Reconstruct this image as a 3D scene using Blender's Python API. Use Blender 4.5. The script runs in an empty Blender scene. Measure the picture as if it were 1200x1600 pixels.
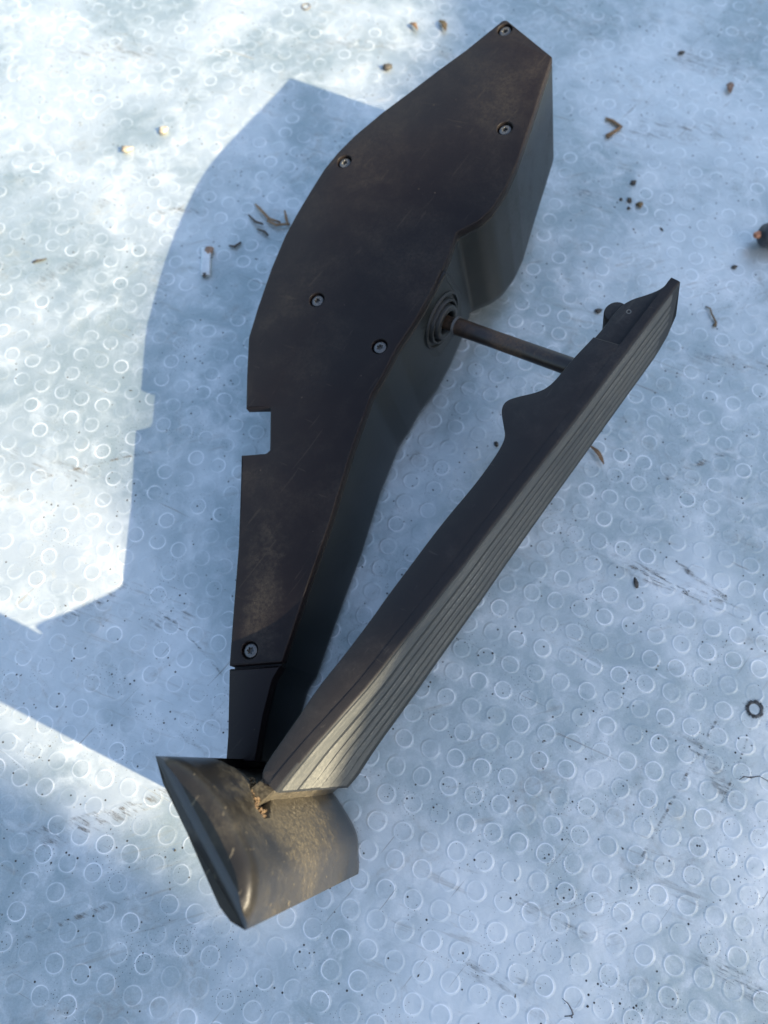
import bpy, bmesh, math, random
from mathutils import Vector, Matrix, noise

# ------------------------------------------------------------------ camera, sky, sun, exposure
sc = bpy.context.scene
col = sc.collection
MM = 0.001

cam_d = bpy.data.cameras.new("camera")
cam = bpy.data.objects.new("camera", cam_d)
col.objects.link(cam)
cam.matrix_world = Matrix(((0.999873, 0.005354, 0.015041, 0.0),
                           (0.0, 0.942103, -0.335325, 0.0),
                           (-0.015966, 0.335282, 0.941983, 0.32),
                           (0, 0, 0, 1)))
cam_d.sensor_width = 36.0
cam_d.lens = 1180.0 / 1600.0 * 36.0
cam_d.clip_start = 0.005
cam_d.clip_end = 100.0
cam_d.dof.use_dof = True
cam_d.dof.focus_distance = 0.27
cam_d.dof.aperture_fstop = 9.5
sc.camera = cam

SUN_EL = math.radians(32.3)
sun_vec = Vector((0.879, -0.477, 0.632)).normalized()
SUN_ROT = math.atan2(sun_vec.x, sun_vec.y)

world = bpy.data.worlds.new("World")
sc.world = world
world.use_nodes = True
wn = world.node_tree.nodes
wn.clear()
w_out = wn.new("ShaderNodeOutputWorld")
w_bg = wn.new("ShaderNodeBackground")
w_sky = wn.new("ShaderNodeTexSky")
w_sky.sky_type = 'NISHITA'
w_sky.sun_disc = False
w_sky.sun_elevation = SUN_EL
w_sky.sun_rotation = SUN_ROT
w_sky.air_density = 1.0
w_sky.dust_density = 2.2
w_sky.ozone_density = 0.5
w_bg.inputs["Strength"].default_value = 0.125
world.node_tree.links.new(w_sky.outputs[0], w_bg.inputs[0])
world.node_tree.links.new(w_bg.outputs[0], w_out.inputs[0])

sun_d = bpy.data.lights.new("sun", 'SUN')
sun_d.energy = 4.4
sun_d.angle = math.radians(0.55)
sun_d.color = (1.0, 0.86, 0.62)
sun = bpy.data.objects.new("sun", sun_d)
col.objects.link(sun)
sun.rotation_euler = sun_vec.to_track_quat('Z', 'Y').to_euler()
sun.location = sun_vec * 2

sc.view_settings.view_transform = 'Standard'
sc.view_settings.look = 'None'
sc.view_settings.gamma = 1.0
sc.view_settings.use_curve_mapping = False
sc.view_settings.exposure = 1.66

rnd = random.Random(7)


# ------------------------------------------------------------------ node helpers
class NT:
    def __init__(s, name):
        s.m = bpy.data.materials.new(name)
        s.m.use_nodes = True
        s.t = s.m.node_tree
        s.t.nodes.clear()
        s.out = s.t.nodes.new("ShaderNodeOutputMaterial")
        s.tc = s.t.nodes.new("ShaderNodeTexCoord")

    def link(s, a, b):
        s.t.links.new(a, b)

    def put(s, sock, v):
        if hasattr(v, "links"):
            s.link(v, sock)
        else:
            sock.default_value = v

    def map(s, scale=(1, 1, 1), rot=(0, 0, 0), coord="Object"):
        n = s.t.nodes.new("ShaderNodeMapping")
        n.inputs["Scale"].default_value = scale
        n.inputs["Rotation"].default_value = rot
        s.link(s.tc.outputs[coord], n.inputs["Vector"])
        return n.outputs[0]

    def stretch(s, vec, angle, along, across=1.0):
        """coordinates stretched along a direction in the xy plane"""
        n = s.t.nodes.new("ShaderNodeMapping")
        n.vector_type = 'TEXTURE'
        n.inputs["Rotation"].default_value = (0, 0, angle)
        n.inputs["Scale"].default_value = (along, across, across)
        s.link(vec, n.inputs["Vector"])
        return n.outputs[0]

    def noise(s, vec, scale, detail=4.0, rough=0.55, dist=0.0):
        n = s.t.nodes.new("ShaderNodeTexNoise")
        s.link(vec, n.inputs["Vector"])
        n.inputs["Scale"].default_value = scale
        n.inputs["Detail"].default_value = detail
        n.inputs["Roughness"].default_value = rough
        n.inputs["Distortion"].default_value = dist
        return n.outputs["Fac"]

    def voro(s, vec, scale, feature='F1', out="Distance"):
        n = s.t.nodes.new("ShaderNodeTexVoronoi")
        n.feature = feature
        s.link(vec, n.inputs["Vector"])
        n.inputs["Scale"].default_value = scale
        return n.outputs[out]

    def ramp(s, v, lo, hi, a=0.0, b=1.0, smooth=True):
        n = s.t.nodes.new("ShaderNodeMapRange")
        n.interpolation_type = 'SMOOTHSTEP' if smooth else 'LINEAR'
        s.put(n.inputs["Value"], v)
        n.inputs["From Min"].default_value = lo
        n.inputs["From Max"].default_value = hi
        n.inputs["To Min"].default_value = a
        n.inputs["To Max"].default_value = b
        return n.outputs["Result"]

    def math(s, op, a, b=0.0, clamp=False):
        n = s.t.nodes.new("ShaderNodeMath")
        n.operation = op
        n.use_clamp = clamp
        s.put(n.inputs[0], a)
        s.put(n.inputs[1], b)
        return n.outputs[0]

    def mix(s, fac, a, b):
        n = s.t.nodes.new("ShaderNodeMix")
        n.data_type = 'RGBA'
        s.put(n.inputs["Factor"], fac)
        s.put(n.inputs["A"], a) if hasattr(a, "links") else setattr(n.inputs[6], "default_value", a)
        s.put(n.inputs["B"], b) if hasattr(b, "links") else setattr(n.inputs[7], "default_value", b)
        if hasattr(a, "links"):
            s.link(a, n.inputs[6])
        if hasattr(b, "links"):
            s.link(b, n.inputs[7])
        return n.outputs[2]

    def attr(s, name):
        n = s.t.nodes.new("ShaderNodeAttribute")
        n.attribute_name = name
        return n.outputs["Fac"]

    def sep(s, vec):
        n = s.t.nodes.new("ShaderNodeSeparateXYZ")
        s.link(vec, n.inputs[0])
        return n.outputs

    def bump(s, h, strength, dist):
        n = s.t.nodes.new("ShaderNodeBump")
        n.inputs["Strength"].default_value = strength
        n.inputs["Distance"].default_value = dist
        s.link(h, n.inputs["Height"])
        return n.outputs[0]

    def bsdf(s, **kw):
        n = s.t.nodes.new("ShaderNodeBsdfPrincipled")
        for k, v in kw.items():
            s.put(n.inputs[k.replace("_", " ")], v)
        s.link(n.outputs[0], s.out.inputs[0])
        return n


def rgb(r, g, b):
    return (r, g, b, 1.0)


LROT = math.atan2(172.8, 133.7)      # direction of the pedal in the module frame


def plastic(name, base, dust, lo, hi, amount, rough=0.5, streak=None, specks=True, far=0.0, bump=0.25, spec=0.45, sandy=False, scratch=1.0):
    """moulded plastic with a dry dust film and scuffs"""
    k = NT(name)
    v = k.map()
    big = k.noise(v, 26.0, 3.0, 0.55, 0.4)
    fine = k.noise(v, 900.0, 5.0, 0.7)
    if streak:
        an = k.t.nodes.new("ShaderNodeAttribute")
        an.attribute_name = "along"
        sv = k.stretch(an.outputs["Vector"], 0.0, streak)
        st = k.noise(sv, 420.0, 5.0, 0.65, 0.1)
        mask = k.math('ADD', k.math('MULTIPLY', big, 0.40), k.math('MULTIPLY', st, 0.60))
    else:
        mid = k.noise(v, 140.0, 5.0, 0.65, 0.6)
        mask = k.math('ADD', k.math('MULTIPLY', big, 0.7), k.math('MULTIPLY', mid, 0.3))
    if far:
        y = k.sep(v)[1]
        mask = k.math('ADD', mask, k.ramp(y, 0.10, 0.28, 0.0, far))
    if sandy:
        # a patch where dry dust and scuffs have collected
        mp = k.t.nodes.new("ShaderNodeMapping")
        mp.vector_type = 'TEXTURE'
        mp.inputs["Location"].default_value = sandy[0]
        mp.inputs["Scale"].default_value = sandy[1]
        k.link(v, mp.inputs[0])
        ln = k.t.nodes.new("ShaderNodeVectorMath")
        ln.operation = 'LENGTH'
        k.link(mp.outputs[0], ln.inputs[0])
        mask = k.math('ADD', mask, k.ramp(k.math('ADD', ln.outputs["Value"], k.ramp(k.noise(v, 220.0, 5.0, 0.7), 0.2, 0.8, -0.4, 0.4)), 0.1, 1.3, sandy[2], -0.05))
    m = k.ramp(mask, lo, hi, 0.0, 1.0)
    m = k.math('MULTIPLY', m, k.ramp(fine, 0.32, 0.68, 0.25, 1.1))
    m = k.math('MULTIPLY', m, k.ramp(k.noise(v, 3200.0, 2.0, 0.6), 0.3, 0.7, 0.6, 1.25))
    m = k.math('MULTIPLY', m, amount)
    if specks:
        sp = k.voro(v, 260.0)
        sel = k.noise(v, 45.0, 2.0)
        spm = k.math('MULTIPLY', k.ramp(sp, 0.10, 0.055), k.ramp(sel, 0.56, 0.66))
        m = k.math('MAXIMUM', m, k.math('MULTIPLY', spm, 0.75))
    # hair scratches
    scv = k.stretch(v, 0.9, 14.0)
    sc1 = k.ramp(k.noise(scv, 700.0, 2.0, 0.5, 0.5), 0.69, 0.73, 0.0, 0.30)
    scv = k.stretch(v, -0.5, 10.0)
    sc1 = k.math('ADD', sc1, k.ramp(k.noise(scv, 600.0, 2.0, 0.5, 0.5), 0.71, 0.74, 0.0, 0.30))
    m = k.math('ADD', m, k.math('MULTIPLY', sc1, amount * scratch), True)
    c = k.mix(m, base, dust)
    r = k.ramp(m, 0.0, 0.6, rough, min(0.95, rough + 0.33))
    grain = k.noise(v, 2600.0, 2.0, 0.5)
    h = k.math('ADD', k.math('MULTIPLY', grain, 0.6), k.math('MULTIPLY', fine, 0.6))
    k.bsdf(Base_Color=c, Roughness=r, Normal=k.bump(h, bump, 0.0002), Specular_IOR_Level=spec)
    return k.m


M = {}
M['cover'] = plastic("cover_plastic", rgb(0.0078, 0.0054, 0.0058), rgb(0.078, 0.067, 0.052), 0.40, 0.88, 0.5, 0.52, far=0.10, spec=0.2,
                     sandy=((-0.006, 0.020, 0.045), (0.009, 0.030, 0.02), 0.22))
M['housing'] = plastic("housing_plastic", rgb(0.0045, 0.0065, 0.0065), rgb(0.06, 0.064, 0.055), 0.45, 0.85, 0.42, 0.42, specks=False, far=0.16, spec=0.24)
M['arm'] = plastic("arm_plastic", rgb(0.0130, 0.0116, 0.0118), rgb(0.10, 0.09, 0.08), 0.44, 0.80, 0.45, 0.5, specks=False, spec=0.25)
M['tread'] = plastic("tread_rubber", rgb(0.014, 0.015, 0.015), rgb(0.055, 0.056, 0.05), 0.40, 0.78, 0.6, 0.6,
                     streak=14.0, specks=False)
M['rib'] = plastic("tread_rib_rubber", rgb(0.062, 0.065, 0.061), rgb(0.215, 0.212, 0.185), 0.34, 0.66, 0.85, 0.62,
                   streak=14.0, specks=False)
M['foot'] = plastic("foot_plastic", rgb(0.015, 0.014, 0.0128), rgb(0.185, 0.158, 0.108), 0.34, 0.74, 0.58, 0.33, specks=False, bump=0.3, sandy=((0.013, -0.052, 0.060), (0.022, 0.017, 0.034), 0.24), spec=0.3, scratch=2.6)
M['rod'] = plastic("rod_steel", rgb(0.020, 0.014, 0.011), rgb(0.15, 0.085, 0.042), 0.45, 0.7, 0.7, 0.36, specks=False)
M['screw'] = plastic("screw_zinc", rgb(0.11, 0.11, 0.107), rgb(0.20, 0.19, 0.165), 0.4, 0.7, 0.8, 0.42, specks=False)
for nd in M['screw'].node_tree.nodes:
    if nd.type == 'BSDF_PRINCIPLED':
        nd.inputs["Metallic"].default_value = 0.6
M['gap'] = plastic("gap_rubber", rgb(0.008, 0.008, 0.009), rgb(0.05, 0.045, 0.04), 0.5, 0.9, 0.3, 0.6, specks=False)
M['grommet'] = plastic("grommet_rubber", rgb(0.006, 0.0075, 0.0075), rgb(0.07, 0.066, 0.055), 0.42, 0.8, 0.5, 0.5, specks=False)
M['soil'] = plastic("soil", rgb(0.09, 0.055, 0.03), rgb(0.22, 0.15, 0.08), 0.35, 0.65, 0.9, 0.9, specks=False, bump=0.8)


def simple(name, c1, c2, scale=300.0, rough=0.7, metallic=0.0, bump=0.3):
    k = NT(name)
    v = k.map()
    n = k.noise(v, scale, 4.0, 0.6)
    k.bsdf(Base_Color=k.mix(k.ramp(n, 0.3, 0.7), c1, c2), Roughness=rough, Metallic=metallic,
           Normal=k.bump(n, bump, 0.0004))
    return k.m


M['straw'] = simple("dry_straw", rgb(0.16, 0.09, 0.045), rgb(0.26, 0.17, 0.09))
M['leaf'] = simple("leaf_scrap", rgb(0.09, 0.075, 0.03), rgb(0.20, 0.13, 0.07))
M['grit'] = simple("grit", rgb(0.035, 0.033, 0.030), rgb(0.09, 0.08, 0.065))
M['brown'] = simple("brown_crumb", rgb(0.16, 0.095, 0.065), rgb(0.28, 0.19, 0.13))
M['pale'] = simple("pale_crumb", rgb(0.20, 0.15, 0.10), rgb(0.52, 0.48, 0.38), 500.0)
M['chip'] = simple("pale_chip", rgb(0.42, 0.49, 0.52), rgb(0.54, 0.60, 0.62), rough=0.4)
M['cable'] = simple("cable_sheath", rgb(0.018, 0.019, 0.021), rgb(0.04, 0.042, 0.045), rough=0.42)
M['copper'] = simple("copper_strands", rgb(0.45, 0.17, 0.09), rgb(0.60, 0.27, 0.15), rough=0.4, metallic=0.7)
M['char'] = simple("scorched_film", rgb(0.045, 0.042, 0.038), rgb(0.20, 0.19, 0.18), 900.0, rough=0.6)
M['scuff'] = simple("scuff_dirt", rgb(0.20, 0.21, 0.21), rgb(0.33, 0.34, 0.34), rough=0.8)


def film_material():
    """silvered bubble film: foil under clear plastic, dulled by dust; 'crease' whitens folded film"""
    k = NT("silver_bubble_film")
    geo = k.t.nodes.new("ShaderNodeNewGeometry")
    v = geo.outputs["Position"]
    cloud = k.noise(v, 20.0, 6.0, 0.62, 0.9)
    cloud2 = k.noise(v, 70.0, 5.0, 0.65, 0.8)
    fine = k.noise(v, 420.0, 5.0, 0.7)
    micro = k.noise(v, 1500.0, 3.0, 0.6)
    crease = k.attr("crease")
    clean = k.attr("clean")
    # dry milky residue in clouds and blotches
    resid = k.math('ADD', k.math('MULTIPLY', cloud, 0.5), k.math('MULTIPLY', cloud2, 0.5))
    resid = k.ramp(resid, 0.46, 0.70, 0.0, 1.0)
    blot = k.math('MULTIPLY', k.ramp(k.noise(v, 46.0, 6.0, 0.72, 0.5), 0.58, 0.72), 1.0)
    resid = k.math('ADD', k.math('MULTIPLY', resid, 0.62), k.math('MULTIPLY', blot, 0.55), True)
    resid = k.math('MULTIPLY', resid, k.math('SUBTRACT', 1.0, k.math('MULTIPLY', clean, 0.7)))
    resid = k.math('MULTIPLY', resid, k.ramp(fine, 0.3, 0.7, 0.5, 1.0))
    # white stress lines
    wl = k.ramp(k.noise(k.stretch(v, -0.6, 9.0), 330.0, 3.0, 0.55, 0.35), 0.66, 0.73, 0.0, 0.6)
    wl = k.math('MULTIPLY', wl, k.ramp(k.noise(v, 30.0, 3.0), 0.46, 0.62))
    # drag marks, hair scratches
    dsel = k.noise(v, 15.0, 4.0, 0.65, 0.8)
    drag = k.math('MULTIPLY', k.ramp(k.noise(k.stretch(v, -0.35, 9.0), 420.0, 5.0, 0.65, 0.3), 0.54, 0.72), k.ramp(dsel, 0.50, 0.64))
    drag2 = k.math('MULTIPLY', k.ramp(k.noise(k.stretch(v, 0.28, 11.0), 500.0, 5.0, 0.65, 0.3), 0.54, 0.70), k.ramp(dsel, 0.48, 0.36))
    hair = k.ramp(k.noise(k.stretch(v, 0.85, 26.0), 650.0, 2.0, 0.5, 0.35), 0.70, 0.74)
    hair2 = k.ramp(k.noise(k.stretch(v, -0.45, 30.0), 620.0, 2.0, 0.5, 0.35), 0.70, 0.74)
    hsel = k.noise(v, 9.0, 3.0)
    hair = k.math('ADD', k.math('MULTIPLY', hair, k.ramp(hsel, 0.5, 0.6)), k.math('MULTIPLY', hair2, k.ramp(hsel, 0.52, 0.42)), True)
    # specks of dirt
    sp = k.voro(v, 310.0)
    sp2 = k.voro(v, 820.0)
    speck = k.math('MULTIPLY', k.ramp(sp, 0.17, 0.10), k.ramp(k.noise(v, 90.0, 3.0), 0.53, 0.58))
    speck = k.math('MAXIMUM', speck, k.math('MULTIPLY', k.ramp(sp2, 0.20, 0.11), k.ramp(k.noise(v, 42.0, 4.0, 0.65), 0.48, 0.62, 0.0, 0.9)))
    grime = k.math('MULTIPLY', k.ramp(k.noise(v, 30.0, 8.0, 0.75, 1.2), 0.53, 0.70), k.ramp(fine, 0.38, 0.62, 0.1, 1.0))
    dirt = k.math('ADD', k.math('MULTIPLY', drag, 0.42), k.math('MULTIPLY', hair, 0.55), True)
    dirt = k.math('ADD', dirt, k.math('MULTIPLY', drag2, 0.35), True)
    dirt = k.math('ADD', dirt, k.math('MULTIPLY', grime, 0.42), True)
    foil = k.mix(k.ramp(cloud2, 0.3, 0.7), rgb(0.335, 0.405, 0.405), rgb(0.46, 0.52, 0.515))
    foil = k.mix(k.math('MULTIPLY', k.ramp(micro, 0.35, 0.65), 0.4), foil, rgb(0.28, 0.34, 0.34))
    patch = k.noise(v, 9.0, 4.0, 0.6, 0.6)
    foil = k.mix(k.ramp(patch, 0.42, 0.62, 0.0, 0.7), foil, rgb(0.66, 0.70, 0.685))
    olive = k.math('MULTIPLY', k.ramp(k.noise(v, 26.0, 6.0, 0.7, 0.4), 0.60, 0.74), 0.35)
    foil = k.mix(olive, foil, rgb(0.34, 0.32, 0.24))
    c = k.mix(k.math('MULTIPLY', resid, 0.85), foil, rgb(0.80, 0.82, 0.81))
    wht = k.math('ADD', k.math('MULTIPLY', crease, k.ramp(cloud2, 0.3, 0.6, 0.55, 1.0)), k.math('MULTIPLY', wl, 0.6), True)
    c = k.mix(wht, c, rgb(0.93, 0.95, 0.95))
    c = k.mix(dirt, c, rgb(0.19, 0.175, 0.155))
    c = k.mix(speck, c, rgb(0.025, 0.025, 0.025))
    metal = k.math('SUBTRACT', 0.62, k.math('MULTIPLY', resid, 0.32))
    metal = k.math('SUBTRACT', metal, k.math('MULTIPLY', wht, 0.3))
    metal = k.math('SUBTRACT', metal, k.math('MULTIPLY', dirt, 0.5))
    metal = k.math('SUBTRACT', metal, speck, True)
    rough = k.math('ADD', 0.38, k.math('MULTIPLY', resid, 0.14))
    rough = k.math('ADD', rough, k.math('MULTIPLY', k.math('ADD', dirt, speck), 0.3), True)
    h = k.math('ADD', k.noise(v, 60.0, 3.0, 0.5), k.math('MULTIPLY', fine, 0.13))
    k.bsdf(Base_Color=c, Metallic=metal, Roughness=rough, Normal=k.bump(h, 0.24, 0.0025),
           Coat_Weight=0.25, Coat_Roughness=0.22)
    return k.m


M['film'] = film_material()


# ------------------------------------------------------------------ mesh helpers (coordinates in mm)
def link_mesh(name, verts, faces, mat, parent=None, smooth=False, auto=None):
    me = bpy.data.meshes.new(name)
    me.from_pydata([(v[0] * MM, v[1] * MM, v[2] * MM) for v in verts], [], faces)
    me.validate()
    bm = bmesh.new()
    bm.from_mesh(me)
    bmesh.ops.recalc_face_normals(bm, faces=bm.faces)
    if auto is not None:
        for f in bm.faces:
            f.smooth = True
        for e in bm.edges:
            if len(e.link_faces) == 2:
                e.smooth = e.calc_face_angle(0.0) < auto
    elif smooth:
        for f in bm.faces:
            f.smooth = True
    bm.to_mesh(me)
    bm.free()
    me.materials.append(mat)
    o = bpy.data.objects.new(name, me)
    col.objects.link(o)
    if parent:
        o.parent = parent
    return o


def tag(o, label=None, cat=None, group=None, kind=None):
    if label:
        o["label"] = label
    if cat:
        o["category"] = cat
    if group:
        o["group"] = group
    if kind:
        o["kind"] = kind
    return o


def fillet(poly, seg=6):
    """rounded 2D polygon from (x, y, radius)"""
    out = []
    n = len(poly)
    for i in range(n):
        p = Vector(poly[i][:2])
        r = poly[i][2]
        a = Vector(poly[i - 1][:2]) - p
        b = Vector(poly[(i + 1) % n][:2]) - p
        la, lb = a.length, b.length
        a.normalize()
        b.normalize()
        ang = a.angle(b)
        if r <= 0 or ang > math.pi - 0.01:
            out.append(p)
            continue
        t = min(r / math.tan(ang / 2), 0.48 * la, 0.48 * lb)
        p0 = p + a * t
        p1 = p + b * t
        for j in range(seg + 1):
            s = j / seg
            out.append((1 - s) ** 2 * p0 + 2 * s * (1 - s) * p + s * s * p1)
    return out


def area2(pts):
    return sum(pts[i - 1].x * pts[i].y - pts[i].x * pts[i - 1].y for i in range(len(pts)))


def inset(pts, d):
    n = len(pts)
    sg = 1 if area2(pts) > 0 else -1
    out = []
    for i in range(n):
        e0 = (pts[i] - pts[i - 1])
        e1 = (pts[(i + 1) % n] - pts[i])
        if e0.length < 1e-6:
            e0 = e1
        if e1.length < 1e-6:
            e1 = e0
        e0 = e0.normalized()
        e1 = e1.normalized()
        n0 = Vector((-e0.y, e0.x)) * sg
        n1 = Vector((-e1.y, e1.x)) * sg
        b = n0 + n1
        k = max(0.35, (1 + n0.dot(n1)) / 2)
        out.append(pts[i] + b / 2 / k * d)
    return out


def loft(loops, cap0=True, cap1=True):
    """stack of equal loops of 3D points -> verts, faces"""
    n = len(loops[0])
    v = [tuple(p) for lp in loops for p in lp]
    f = []
    for k in range(len(loops) - 1):
        for i in range(n):
            j = (i + 1) % n
            f.append((k * n + i, k * n + j, (k + 1) * n + j, (k + 1) * n + i))
    if cap0:
        f.append(tuple(range(n)))
    if cap1:
        f.append(tuple(range((len(loops) - 1) * n, len(loops) * n)))
    return v, f


def tube(path, radii, seg=14, caps=True):
    loops = []
    path = [Vector(p) for p in path]
    up = Vector((0.13, 0.2, 0.97))
    for i, p in enumerate(path):
        d = (path[min(i + 1, len(path) - 1)] - path[max(i - 1, 0)]).normalized()
        x = d.cross(up).normalized()
        y = x.cross(d)
        r = radii[i] if isinstance(radii, (list, tuple)) else radii
        loops.append([p + x * r * math.cos(a) + y * r * math.sin(a) for a in
                      (2 * math.pi * k / seg for k in range(seg))])
    return loft(loops, caps, caps)


# ------------------------------------------------------------------ the surface: silver bubble film
def film_h(x, y):
    """gentle waviness of the film, mm"""
    q = Vector((x, y, 0.0))
    h = 0.34 * noise.noise(q / 58.0) + 0.12 * noise.noise(q / 21.0 + Vector((7, 3, 1)))
    h += 0.035 * noise.noise(q / 7.0 + Vector((1, 9, 4)))
    return h - 0.45


def axis_coords(lo, hi, step, far):
    c = []
    x = lo
    while x <= hi + 1e-6:
        c.append(x)
        x += step
    g = step
    x = hi
    right = []
    while x < far:
        g *= 1.5
        x += g
        right.append(x)
    g = step
    x = lo
    left = []
    while x > -far:
        g *= 1.5
        x -= g
        left.append(x)
    return left[::-1] + c + right


def build_film():
    xs = axis_coords(-270, 250, 2.0, 30000)
    ys = axis_coords(-115, 470, 2.0, 30000)
    nx = len(xs)
    verts = [(x, y, film_h(x, y)) for y in ys for x in xs]
    faces = [(j * nx + i, j * nx + i + 1, (j + 1) * nx + i + 1, (j + 1) * nx + i)
             for j in range(len(ys) - 1) for i in range(nx - 1)]
    o = link_mesh("bubble_film_sheet", verts, faces, M['film'], smooth=True)
    o["kind"] = "structure"
    return o


film = build_film()

LA = Vector((10.28, -3.61))
LB = Vector((-3.53, -10.22))
L0 = Vector((74.6, -43.7))
RR = 3.4
PROF = ((0.0, 0.03, 0.0, 0.7), (0.62, 0.035, 0.0, 0.9), (0.89, 0.03, 0.0, 1.0), (0.96, 0.05, 0.5, 0.6),
        (1.0, 0.07, 1.0, 0.0), (1.04, 0.05, 0.45, 0.0), (1.13, 0.02, 0.06, 0.0), (1.32, -0.06, 0.0, 0.0))
SEG = 26


def bubble_geo(rs, k=1.0):
    """one flattened bubble: low disc, raised crease round it; returns verts, faces, crease, clean"""
    ph = rs.uniform(0, 6.28)
    vis = rs.choice((0.12, 0.25, 0.4, 0.55, 0.7, 0.9))
    gap = rs.uniform(-0.35, 0.75)
    ex = rs.uniform(0.96, 1.04)
    off = rs.uniform(0, 100)
    V, F, CR, CL = [(0, 0, 0.03)], [], [0.0], [0.7]
    for (r, z, cr, cl) in PROF[1:]:
        for i in range(SEG):
            a = 2 * math.pi * i / SEG
            m = max(0.0, min(1.0, 0.72 + gap * 0.6 + 0.55 * math.cos(a - ph)
                             + 0.5 * noise.noise(Vector((math.cos(a) * 1.6, math.sin(a) * 1.6, off)))))
            w = 1 + 0.035 * noise.noise(Vector((math.cos(a) * 1.2, math.sin(a) * 1.2, off + 9)))
            rad = RR * r * w
            V.append((rad * math.cos(a) * ex, rad * math.sin(a) / ex, z * (0.35 + 0.65 * m) * k if z > 0 else z))
            CR.append(cr * m * vis)
            CL.append(cl * (0.4 + 0.6 * vis))
    for i in range(SEG):
        F.append((0, 1 + i, 1 + (i + 1) % SEG))
    for q in range(len(PROF) - 2):
        for i in range(SEG):
            j = (i + 1) % SEG
            a = 1 + q * SEG
            F.append((a + i, a + SEG + i, a + SEG + j, a + j))
    return V, F, CR, CL


def film_attr(me, cr, cl):
    for nm, data in (("crease", cr), ("clean", cl)):
        at = me.attributes.new(nm, 'FLOAT', 'POINT')
        at.data.foreach_set("value", data)


cells = []
for i in range(-50, 40):
    for j in range(-60, 40):
        p = L0 + LA * i + LB * j
        if not (-112 < p.y < 468):
            continue
        half = 145 + (p.y + 85) * 0.19
        if not (-half - 26 < p.x < half + 22):
            continue
        q = Vector((p.x, p.y, 0.3))
        p = p + Vector((noise.noise(q / 40.0), noise.noise(q / 40.0 + Vector((5, 5, 5))))) * 0.7
        p = p + Vector((rnd.gauss(0, 0.12), rnd.gauss(0, 0.12)))
        # only what is in the open counts towards the individually built ones
        hidden = (-115 < p.x < 95 and -60 < p.y < 320 and abs(p.x - (-75 + p.y * 0.42)) < 55)
        shows = -143 - (p.y + 82) * 0.17 < p.x < 134 + (p.y + 82) * 0.17 and p.y > -83
        cells.append((p.y + (0 if shows and not hidden else 1000), p.x, p.y))
cells.sort()
variants = []
for k in range(14):
    V, F, CR, CL = bubble_geo(random.Random(100 + k))
    me = bpy.data.meshes.new("bubble")
    me.from_pydata([(x * MM, y * MM, z * MM) for x, y, z in V], [], F)
    film_attr(me, CR, CL)
    for pl in me.polygons:
        pl.use_smooth = True
    me.materials.append(M['film'])
    variants.append(me)
for _, x, y in cells[:300]:
    o = bpy.data.objects.new("bubble", variants[rnd.randrange(14)])
    col.objects.link(o)
    o.parent = film
    o.location = (x * MM, y * MM, (film_h(x, y) + 0.03) * MM)
    gx = film_h(x + 3, y) - film_h(x - 3, y)
    gy = film_h(x, y + 3) - film_h(x, y - 3)
    o.rotation_euler = Vector((-gx / 6, -gy / 6, 1)).to_track_quat('Z', 'Y').to_euler()
V, F, CR, CL = [], [], [], []
gs = [bubble_geo(random.Random(500 + k)) for k in range(60)]
for _, x, y in cells[300:]:
    v, f, cr, cl = gs[rnd.randrange(60)]
    b = len(V)
    a = rnd.uniform(0, 6.28)
    ca, sa = math.cos(a), math.sin(a)
    for (px, py, pz) in v:
        X, Y = x + px * ca - py * sa, y + px * sa + py * ca
        V.append((X * MM, Y * MM, (film_h(X, Y) + 0.03 + pz) * MM))
    F += [tuple(b + t for t in q) for q in f]
    CR += cr
    CL += cl
me = bpy.data.meshes.new("far_bubbles")
me.from_pydata(V, [], F)
film_attr(me, CR, CL)
for pl in me.polygons:
    pl.use_smooth = True
me.materials.append(M['film'])
o = bpy.data.objects.new("far_bubbles", me)
col.objects.link(o)
o.parent = film
o["kind"] = "stuff"

# long scuffs and drag marks ground into the film
def scuff_material():
    k = NT("scuff_marks")
    geo = k.t.nodes.new("ShaderNodeNewGeometry")
    v = geo.outputs["Position"]
    n1 = k.noise(k.stretch(v, -0.45, 7.0), 700.0, 5.0, 0.7, 0.4)
    n2 = k.noise(v, 160.0, 4.0, 0.7)
    a = k.math('MULTIPLY', k.ramp(n1, 0.46, 0.62), k.ramp(n2, 0.36, 0.62))
    a = k.math('MULTIPLY', a, k.attr("fade"))
    k.bsdf(Base_Color=rgb(0.15, 0.14, 0.125), Roughness=0.85, Alpha=a)
    return k.m


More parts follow.
